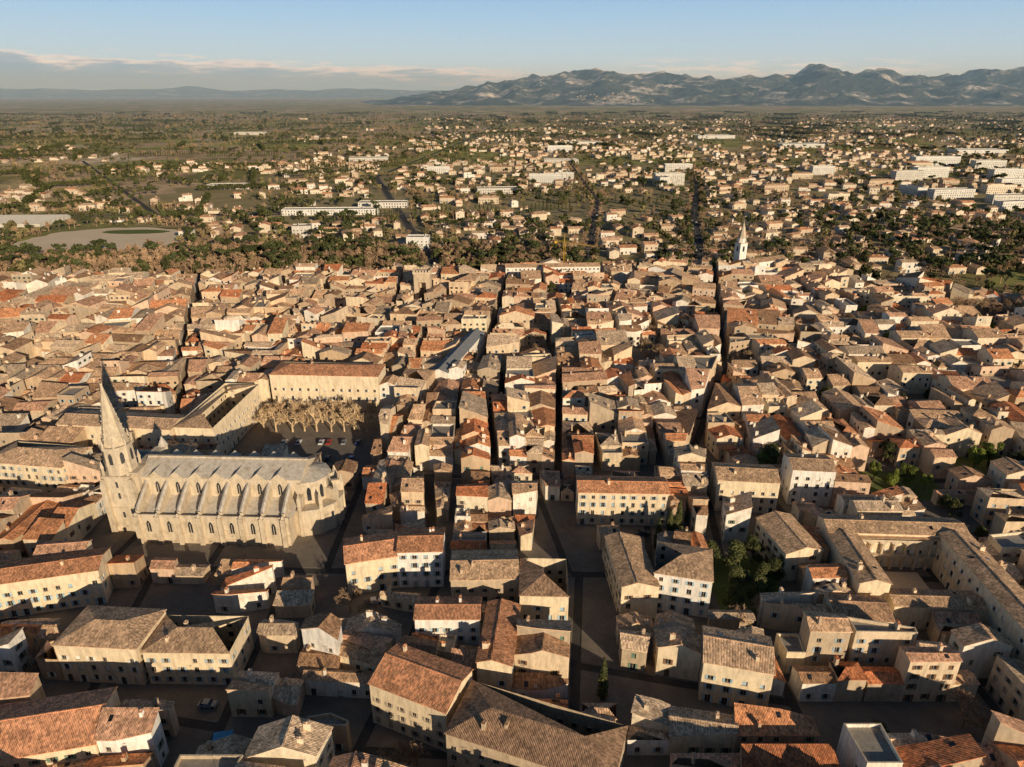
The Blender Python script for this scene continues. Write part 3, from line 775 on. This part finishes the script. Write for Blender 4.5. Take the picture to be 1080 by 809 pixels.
def intown(x,y,m=0):
    n=len(TOWN)
    for i in range(n):
        x0,y0=TOWN[i];x1,y1=TOWN[(i+1)%n];dx,dy=x1-x0,y1-y0;l=math.hypot(dx,dy)
        if (dx*(y-y0)-dy*(x-x0))/l<-m: return False
    return True
PARCELS=[(-395,660,75,75),(-535,756,60,25)]
BIG=[]
def bigb(name,cx,cy,w,d,rot,h,wallm=CONC,kind='flat',fh=3.0,spacing=3.2):
    R=random.Random(int(cx+cy)); p=rect(cx,cy,w,d,rot)
    mkbuilding(name,p,h,kind,R,False,wallm,ROOF_SUB,SH[1],dens=.95,shut=False,fh=fh,spacing=spacing,ov=.5); BIG.append((cx,cy,max(w,d)*.6))
for a in ((242,1094,46,13,5,17),(228,1078,14,30,5,14),(53,1120,52,12,-3,13),(85,1150,30,12,0,12),(115,1740,60,14,4,14),(590,945,60,14,8,12),(560,985,14,40,8,11),(640,905,50,14,5,10),
          (640,1150,50,13,10,15),(700,1190,60,14,10,17),(826,1396,90,16,3,17),(900,1350,60,16,3,14),(610,850,45,14,12,10),(690,860,40,12,12,11),(820,1180,60,13,12,15),(750,1060,50,13,10,13),(540,1240,40,12,6,14),
          (-85,620,20,12,0,11),(-130,1260,40,12,5,11),(300,1290,50,12,5,13),(960,1260,60,14,10,15),(-206,676,18,14,10,11)):
    bigb('apartment_block',*a)
for a in ((-20,1290,40,12,0,9),(-30,900,26,12,0,8),(380,1020,38,12,10,9),(430,930,30,12,8,9),(560,1080,40,12,10,9),(480,1180,36,12,6,9),(690,1000,46,13,8,12),(880,1100,60,14,10,14),(760,1340,50,15,3,12)):
    bigb('apartment_block',*a,wallm=WALL_SUB,kind='hip')
for a in ((-212,815,110,16,3,6),(-160,870,60,18,3,6),(-300,1500,80,30,10,7),(200,2000,90,40,10,8),(1100,1700,120,40,0,9),(-20,1000,60,20,8,7),(100,1460,70,26,0,7),(-420,1050,60,20,5,6),(760,1900,110,40,0,9),(640,2300,120,50,5,9),(-900,2500,100,40,0,8)):
    bigb('warehouse',*a)
def greenhouse(cx,cy):
    mb=MB()
    for i in range(7):
        y=cy-24+i*8
        p=rect(cx,y,90,7.8,3); building(mb,p,3.2,'gable',random.Random(1),False,0,slope=.4,ov=.0,details=False)
    mb.obj('greenhouse_range',[CONC,CONC,GLASS,SH[0],TRIM,FLATROOF])
greenhouse(-545,756); BIG.append((-545,756,60))
protos=[]
for i in range(14):
    mb=MB(); w=RS.uniform(10,17);d=RS.uniform(7.5,10);h=RS.choice((3.2,5.6,5.8,6.2,8))
    building(mb,rect(0,0,w,d),h,RS.choice(('gable','gable','hip')),RS,False,.7,ov=.5,slope=.36)
    if RS.random()<.7:
        building(mb,rect(w/2+2.6,RS.uniform(-1.5,1.5),5.2,6),h*.55 if h>4 else 2.7,'gable',RS,False,.5,ov=.3,details=False)
    protos.append(mb.mesh('suburban_house',[WALL_SUB,ROOF_SUB,GLASS,RS.choice(SH),TRIM,FLATROOF]))
def dens(x,y):
    d=.5+.9*noise.noise(Vector((x/260,y/260,3.1)))
    az=x/y
    if az<-.12: d-=.42*min(1,(-.12-az)*4)+.1
    if az>.25 and y<900: d+=.1
    if y>1500: d-=.25
    if y>2400: d-=.22
    return d
placed={}
def free(x,y,r):
    gx,gy=int(x//20),int(y//20)
    for i in(-1,0,1):
        for j in(-1,0,1):
            for a,b in placed.get((gx+i,gy+j),()):
                if math.hypot(a-x,b-y)<r: return False
    return True
nh=0
for _ in range(30000):
    y=520+ (RS.random()**1.5)*3600; x=RS.uniform(-1,1)*(.78*y+60)
    if intown(x,y,16) or droad(x,y)<9: continue
    if RS.random()>dens(x,y): continue
    if any(abs(x-a)<rx and abs(y-b)<ry for a,b,rx,ry in PARCELS) or any(math.hypot(x-a,y-b)<r+9 for a,b,r in BIG): continue
    if x<60 and y<625: continue
    if x>230 and y<640 and RS.random()<.6: continue
    if not free(x,y,17): continue
    placed.setdefault((int(x//20),int(y//20)),[]).append((x,y))
    o=bpy.data.objects.new('suburban_house',RS.choice(protos)); s=RS.uniform(.8,1.15); o.location=(x,y,0); o.scale=(s,s,s)
    base=math.radians(8)+.6*noise.noise(Vector((x/300,y/300,0))); o.rotation_euler=(0,0,base+RS.choice((0,math.pi/2,math.pi,-math.pi/2))+RS.uniform(-.12,.12)); COL.objects.link(o); nh+=1
    if nh>2100: break
print('suburb',nh,time.time()-T0)
for _ in range(32000):
    y=530+(RS.random()**1.35)*4300; x=RS.uniform(-1,1)*(.78*y+60)
    if intown(x,y,8): continue
    if droad(x,y)<2: continue
    if any(abs(x-a)<rx-4 and abs(y-b)<ry-4 for a,b,rx,ry in PARCELS) or any(math.hypot(x-a,y-b)<r*.7 for a,b,r in BIG): continue
    if not free(x,y,7.5): continue
    d=noise.noise(Vector((x/120,y/120,7.7)))+.5*noise.noise(Vector((x/35,y/35,1.7)))
    if RS.random()>.5+1.1*d: continue
    t=noise.noise(Vector((x/150,y/150,20)))
    r_=RS.random(); s=RS.uniform(.55,1.25)
    if y>2200: s*=1.25
    if t>.14: k='pine' if r_<.45 else 'green' if r_<.72 else 'olive'
    elif t<-.10: k='bare' if r_<.62 else 'olive'
    else: k='green' if r_<.27 else 'olive' if r_<.55 else 'bare' if r_<.85 else 'cyp' if r_<.92 else 'pine'
    addt(k,x,y,s)
for _ in range(1500):
    x=RS.uniform(-490,60); y=RS.uniform(520,620)+ (x+250)*-.06
    if droad(x,y)<2.0 or intown(x,y,5): continue
    if abs(x+395)<64 and y>592: continue
    r_=RS.random()
    addt('bare' if r_<.84 else 'green' if r_<.94 else 'pine',x,y,RS.uniform(.8,1.35))
for _ in range(420):
    x=RS.uniform(215,620);y=RS.uniform(455,720)
    if intown(x,y,7) or droad(x,y)<2 or not free(x,y,8): continue
    addt('bare' if RS.random()<.78 else 'pine',x,y,RS.uniform(.9,1.4))
for (p,q,w) in ROADS[:9]:
    L=math.hypot(q[0]-p[0],q[1]-p[1]);n=int(L/9);u=((q[0]-p[0])/L,(q[1]-p[1])/L)
    for i in range(n):
        for s in(-1,1):
            if RS.random()<.25: continue
            x=p[0]+u[0]*i*9-u[1]*s*(w/2+2.2);y=p[1]+u[1]*i*9+u[0]*s*(w/2+2.2)
            if intown(x,y,3) or min(1e9,droad(x,y))<1: continue
            addt('bare' if RS.random()<.7 else 'green',x,y,RS.uniform(.8,1.15))
for _ in range(420):
    y=700+(RS.random()**1.1)*4800; x=RS.uniform(-1,1)*.78*y; a=RS.choice((.35,.35+math.pi/2))+RS.uniform(-.1,.1); L=RS.uniform(60,260); k=RS.choice(('cyp','green','green','bare','olive','pine'))
    if x>-.1*y and y<1700: continue
    for i in range(int(L/ (5 if y<2000 else 9))):
        X=x+math.cos(a)*i*(5 if y<2000 else 9);Y=y+math.sin(a)*i*(5 if y<2000 else 9)
        if intown(X,Y,10) or droad(X,Y)<2 or not free(X,Y,7): continue
        if any(abs(X-a_)<rx and abs(Y-b_)<ry for a_,b_,rx,ry in PARCELS): continue
        addt(k,X,Y,RS.uniform(.8,1.2)*(1 if y<2000 else 1.3))
for i in range(60):
    t=i/60*6.283
    if math.sin(t)<-.1: continue
    addt('bare' if i%3 else 'pine',-395+90*math.cos(t)+RS.uniform(-4,4),660+86*math.sin(t)+RS.uniform(-4,4),RS.uniform(.8,1.3))
NM={'green':'evergreen_woodland','olive':'olive_grove','pine':'pine_woodland','cyp':'cypress_hedges','bare':'bare_woodland'}
for k,v in farP.items():
    for me,pp in zip(v,pts[k]): mass(NM[k],me,pp)
print('trees',sum(len(a) for v in pts.values() for a in v),time.time()-T0)
# ------------------------------------------------------------------ ground, roads
mb=MB(); S=60000; mb.face([(-S,-3000,-.02),(S,-3000,-.02),(S,S,-.02),(-S,S,-.02)]); mb.obj('ground',[GROUND])
mb=MB(); q=offset(TOWN,10); mb.face([(p[0],p[1],.01) for p in q]); mb.obj('town_streets',[ASPH])
def patch(name,cx,cy,rx,ry,mat,z,n=40,wob=.06):
    mb=MB(); R=random.Random(int(cx)); 
    mb.face([(cx+rx*math.cos(i*2*math.pi/n)*(1+R.uniform(-wob,wob)),cy+ry*math.sin(i*2*math.pi/n)*(1+R.uniform(-wob,wob)),z) for i in range(n)]); mb.obj(name,[mat])
patch('sports_ground',-395,662,76,66,DIRT,.01); patch('grass_pitch',-385,704,34,12,GRASS,.02)
patch('suburb_ground',120,1000,620,430,SUBG,.0,60,.05)
mb=MB();mm=MB();kk=MB()
def strip(M,p,q,o0,o1,z,mat=0,s0=0,s1=None,z0=None):
    L=math.hypot(q[0]-p[0],q[1]-p[1]);u=((q[0]-p[0])/L,(q[1]-p[1])/L);n=(-u[1],u[0]); s1=L if s1 is None else s1
    A=lambda s,o:(p[0]+u[0]*s+n[0]*o,p[1]+u[1]*s+n[1]*o)
    a,b,c,d=A(s0,o0),A(s1,o0),A(s1,o1),A(s0,o1)
    M.face([(*a,z),(*b,z),(*c,z),(*d,z)],mat)
    if z0 is not None:
        for e,f in ((a,b),(b,c),(c,d),(d,a)): M.face([(*e,z0),(*f,z0),(*f,z),(*e,z)],mat)
for i,(p,q,w) in enumerate(ROADS):
    z=.03+i*.006
    strip(mb,p,q,-w/2,w/2,z)
    for s in(-1,1):
        a,b_=sorted((s*w/2,s*(w/2+1.8))); 
        if i<15: strip(kk,p,q,a,b_,.26,0,6,None,0)
    L=math.hypot(q[0]-p[0],q[1]-p[1])
    if i<10:
        for k in range(int(L/9)): strip(mm,p,q,-.1,.1,z+.004,0,k*9,k*9+3)
mb.obj('roads',[ASPH]);mm.obj('road_markings',[PAINT]);kk.obj('kerbs_and_pavements',[PAVE])
mb=MB(); p=rect(-80,247,54,50,-3); mb.face([(a[0],a[1],.16) for a in p]); mb.obj('town_square',[PAVE])
for nme,a in (('garden_lawn',rect(67,158,20,26)),('garden_lawn',rect(178,222,34,22)),('garden_lawn',rect(140,212,26,20)),('courtyard_gravel',rect(108,157,22,14,-3))):
    mb=MB(); mb.face([(x,y,.15) for x,y in a]); mb.obj(nme,[GRASS if 'lawn' in nme else DIRT])
# ------------------------------------------------------------------ cars
def carmesh():
    mb=MB(); W=.88
    prof=[(-2.1,.35),(2.1,.35),(2.15,.7),(1.9,.86),(1.05,.98),(.45,1.42),(-1.1,1.46),(-1.75,1.02),(-2.12,.92)]
    n=len(prof)
    for s in(-1,1):
        pts=[(x,s*(W if z<1.0 else W*.82),z) for x,z in prof]
        if s>0: pts.reverse()
        mb.face(pts,0)
        gl=[(.9,s*(W*.86+.03),1.02),(.4,s*(W*.82+.02),1.37),(-1.05,s*(W*.82+.02),1.4),(-1.5,s*(W*.86+.03),1.04)]
        mb.face(gl,1)
        for x in(-1.3,1.3):
            t=[(x+.32*math.cos(k*math.pi/6),s*(W+.02),.33+.32*math.sin(k*math.pi/6)) for k in range(12)]
            mb.face(t,2); t2=[(a,b-s*.22,c) for a,b,c in t]
            for k in range(12): mb.face([t[k],t[(k+1)%12],t2[(k+1)%12],t2[k]],2)
            mb.face([(x+.17*math.cos(k*math.pi/3),s*(W+.03),.33+.17*math.sin(k*math.pi/3)) for k in range(6)],3)
    for i in range(n):
        (x0,z0),(x1,z1)=prof[i],prof[(i+1)%n]; w0=W if z0<1.0 else W*.82;w1=W if z1<1.0 else W*.82
        gm=1 if i in(4,6) else 0
        mb.face([(x0,-w0,z0),(x0,w0,z0),(x1,w1,z1),(x1,-w1,z1)],gm)
    return mb.mesh('parked_car',[CARP,GLASS,RUBBER,ZINC])
CM=carmesh()
def car(x,y,r,z=.17):
    o=bpy.data.objects.new('parked_car',CM); o.location=(x,y,z); o.rotation_euler=(0,0,r); COL.objects.link(o)
for row,y in enumerate((231,244)):
    for i in range(13):
        if rng.random()<.5: car(-98+i*3.0+rng.uniform(-.2,.2),y+rng.uniform(-.3,.3),math.pi/2+rng.uniform(-.05,.05))
for x,y,r in ((-104,116.5,.05),(-96,116.2,.0),(-80,115.5,.02),(-70,115.8,-.03),(30,183,.0),(42,182.6,.05),(-38,150.5,.2)): car(x,y,r,.14)
for i in range(60):
    p,q,w=ROADS[rng.randrange(0,9)];t=rng.random();L=math.hypot(q[0]-p[0],q[1]-p[1]);u=((q[0]-p[0])/L,(q[1]-p[1])/L);s=rng.choice((-1,1))
    car(p[0]+u[0]*t*L-u[1]*s*w*.27,p[1]+u[1]*t*L+u[0]*s*w*.27,math.atan2(u[1],u[0]),.09)
mb=MB(); mb.box((-62,104),4,6,2.6,2.7,.2,0)
for dx in(-1.8,1.8):
    for dy in(-2.8,2.8): mb.tube((-62+dx,104+dy,0),(-62+dx,104+dy,2.6),.05,.05,4)
mb.obj('blue_awning',[BLUETARP])
# ------------------------------------------------------------------ mountains
prof=[(-2900,0),(-2300,40),(-1900,110),(-1300,190),(-700,250),(-330,300),(330,430),(984,540),(1640,575),(2300,535),(2950,440),(3600,465),(4264,400),(4756,500),(5412,660),(5900,590),(6396,605),(6890,490),(7544,460),(8200,520),(8856,570),(10500,470),(12500,520),(15000,300)]
def pr(x):
    for (a,b),(c,d) in zip(prof,prof[1:]):
        if a<=x<=c:
            t=(x-a)/(c-a); t=t*t*(3-2*t); return b+(d-b)*t
    return 0
MT,mnt,mbn=newmat('mountain_terrain'); g=N(mnt); pos=g.pos()
c=g.ramp(g.noise(pos,.0022,7,.72),[(.42,(.05,.065,.055)),(.52,(.085,.095,.075)),(.56,(.33,.31,.28)),(.64,(.66,.63,.59))])
c=g.mix(g.ramp(g.noise(pos,.011,4,.75),[(.45,0),(.56,.65)]),c,(.055,.07,.06))
g.l(c,mbn.inputs['Base Color'])
def terrain(name,x0,x1,y0,y1,nx,ny,hf,mat):
    me=bpy.data.meshes.new(name); V=[];F=[]
    for j in range(ny+1):
        for i in range(nx+1):
            x=x0+(x1-x0)*i/nx;y=y0+(y1-y0)*j/ny; V.append((x,y,hf(x,y)))
    for j in range(ny):
        for i in range(nx):
            a=j*(nx+1)+i; F.append((a,a+1,a+nx+2,a+nx+1))
    me.from_pydata(V,[],F); me.materials.append(mat); 
    o=bpy.data.objects.new(name,me); COL.objects.link(o)
def hf(x,y):
    r=pr(x*13000/ max(y,9000)) 
    t=(y-8200)/4800; t=max(0,min(1,t)); env=t*t*(3-2*t) if t<1 else 1
    if y>13000: env=max(0,1-(y-13000)/2500)
    rd=1-abs(noise.noise(Vector((x/1300,y/2400,1))))*2.2
    rd2=1-abs(noise.noise(Vector((x/420,y/800,5))))*2.2
    fr=noise.fractal(Vector((x/700,y/700,2)),.8,2.1,6)
    edge=min(1,max(0,(t))*4)
    z=r*env*(.72+.34*rd*(1-.6*env))+ edge*(min(r,300)/300)*(110*rd2*(.35+env*.25)+70*fr)
    return z-14+ (r*.06 if env>=1 else 0)
terrain('mountain_range',-3500,15500,8000,15500,460,180,hf,MT)
def hf2(x,y):
    r=330+180*noise.fractal(Vector((x/6000,1,4)),1,2,5); t=1-abs(y-30000)/4000
    k=max(0,min(1,(2500-x)/7000+.3))
    return r*max(0,t)*k+60*noise.noise(Vector((x/1500,y/1500,0)))-30
terrain('distant_hills',-34000,6000,26000,34000,160,16,hf2,MT)
mb=MB(); R=random.Random(8)
for _ in range(70):
    x=R.gauss(1250,240);y=R.gauss(9200,200); z=hf(x,y); w=R.uniform(12,24)
    mb.box((x,y),w,w*.6,z-20,z+R.uniform(6,10),R.uniform(0,3),0,top=1)
mb.obj('hillside_village',[WALL_STONE,ROOF_BRN])
# ------------------------------------------------------------------ haze
hz,hnt,_b=newmat('atmospheric_haze'); hnt.nodes.clear()
o=hnt.nodes.new('ShaderNodeOutputMaterial'); vs=hnt.nodes.new('ShaderNodeVolumeScatter'); vs.inputs['Color'].default_value=(.44,.71,1,1); vs.inputs['Density'].default_value=5.6e-5; vs.inputs['Anisotropy'].default_value=0
hnt.links.new(vs.outputs[0],o.inputs['Volume'])
mb=MB(); mb.box((0,18200),64000,33000,-5,750,0,0); mb.obj('atmosphere_haze',[hz])
# ------------------------------------------------------------------ light
EL=15.0; AZ=32.0
sd=Vector((math.sin(math.radians(AZ))*math.cos(math.radians(EL)),-math.cos(math.radians(AZ))*math.cos(math.radians(EL)),math.sin(math.radians(EL))))
sl=bpy.data.lights.new('sun','SUN'); sl.energy=5.0; sl.angle=math.radians(.5); sl.color=(1,.82,.585)
so=bpy.data.objects.new('sun',sl); so.rotation_euler=sd.to_track_quat('Z','Y').to_euler(); so.location=(200,-300,400); COL.objects.link(so)
w=bpy.data.worlds.new('World'); scene.world=w; w.use_nodes=True; nt=w.node_tree; nt.nodes.clear(); g=N(nt)
out=g.n('ShaderNodeOutputWorld'); bg=g.n('ShaderNodeBackground'); bg.inputs[1].default_value=.13
sky=g.n('ShaderNodeTexSky'); sky.sky_type='NISHITA'; sky.sun_disc=False; sky.sun_elevation=math.radians(EL); sky.sun_rotation=math.radians(180-AZ); sky.altitude=200; sky.air_density=1; sky.dust_density=.4; sky.ozone_density=1.5
d=g.n('ShaderNodeTexCoord').outputs['Generated']; sp=g.n('ShaderNodeSeparateXYZ'); g.l(d,sp.inputs[0])
tint=g.ramp(sp.outputs[2],[(0,(4.9,5.8,6.5)),(.04,(4.2,5.5,6.8)),(.13,(2.1,3.9,6.2)),(.26,(.42,.85,1.5)),(1,(.09,.18,.38))])
skc=g.mix(.9,g.mix(1.0,sky.outputs[0],(.9,1.0,1.15),'MULTIPLY'),tint)
g.l(skc,bg.inputs[0])
ym=g.math('MAXIMUM',sp.outputs[1],.05); az=g.math('DIVIDE',sp.outputs[0],ym); el=g.math('DIVIDE',sp.outputs[2],ym)
cbn=g.n('ShaderNodeCombineXYZ'); g.l(g.math('MULTIPLY',az,7),cbn.inputs[0]); g.l(g.math('MULTIPLY',el,70),cbn.inputs[1])
n1=g.noise(cbn.outputs[0],1.8,7,.62)
top=g.math('MULTIPLY_ADD',az,-.034,.028); top=g.math('ADD',top,g.math('MULTIPLY_ADD',n1,.05,-.025))
df=g.math('SUBTRACT',top,el)
fac=g.n('ShaderNodeMapRange'); g.l(df,fac.inputs[0]); fac.inputs[1].default_value=-.001; fac.inputs[2].default_value=.003
azm=g.n('ShaderNodeMapRange'); g.l(az,azm.inputs[0]); azm.inputs[1].default_value=.08;azm.inputs[2].default_value=-.06
fr_=g.n('ShaderNodeMapRange'); g.l(sp.outputs[1],fr_.inputs[0]); fr_.inputs[1].default_value=.1;fr_.inputs[2].default_value=.3
F=g.math('MULTIPLY',g.math('MULTIPLY',fac.outputs[0],azm.outputs[0]),fr_.outputs[0])
dn=g.n('ShaderNodeMapRange'); g.l(df,dn.inputs[0]); dn.inputs[1].default_value=0;dn.inputs[2].default_value=.022
dn2=g.math('ADD',dn.outputs[0],g.math('MULTIPLY_ADD',n1,1.2,-.62))
cc=g.ramp(dn2,[(0,(1.0,.92,.88)),(.28,(.74,.73,.76)),(.5,(.43,.53,.65)),(1,(.34,.47,.62))])
n2=g.noise(cbn.outputs[0],2.6,6,.6)
band=g.math('MULTIPLY',g.ramp(el,[(.012,0),(.02,1),(.034,1),(.046,0)]),g.ramp(az,[(.12,0),(.2,1),(.5,1),(.6,0)]))
F2=g.math('MULTIPLY',g.math('MULTIPLY',g.ramp(n2,[(.47,0),(.58,1)]),band),.8)
bc=g.n('ShaderNodeBackground'); g.l(cc,bc.inputs[0]); bc.inputs[1].default_value=1
bd=g.n('ShaderNodeBackground'); bd.inputs[0].default_value=(.88,.86,.85,1)
ms=g.n('ShaderNodeMixShader'); g.l(F,ms.inputs[0]); g.l(bg.outputs[0],ms.inputs[1]); g.l(bc.outputs[0],ms.inputs[2])
m2=g.n('ShaderNodeMixShader'); g.l(F2,m2.inputs[0]); g.l(ms.outputs[0],m2.inputs[1]); g.l(bd.outputs[0],m2.inputs[2]); g.l(m2.outputs[0],out.inputs[0])
# ------------------------------------------------------------------ camera
cd=bpy.data.cameras.new('camera'); cam=bpy.data.objects.new('camera',cd); COL.objects.link(cam); scene.camera=cam
cd.lens=24; cd.sensor_width=36; cd.clip_start=1; cd.clip_end=100000
cam.location=(0,0,130); cam.rotation_euler=(math.radians(90-23),0,0)
scene.view_settings.view_transform='Standard'; scene.view_settings.look='None'; scene.view_settings.exposure=0
print('done',time.time()-T0,len(bpy.data.objects))
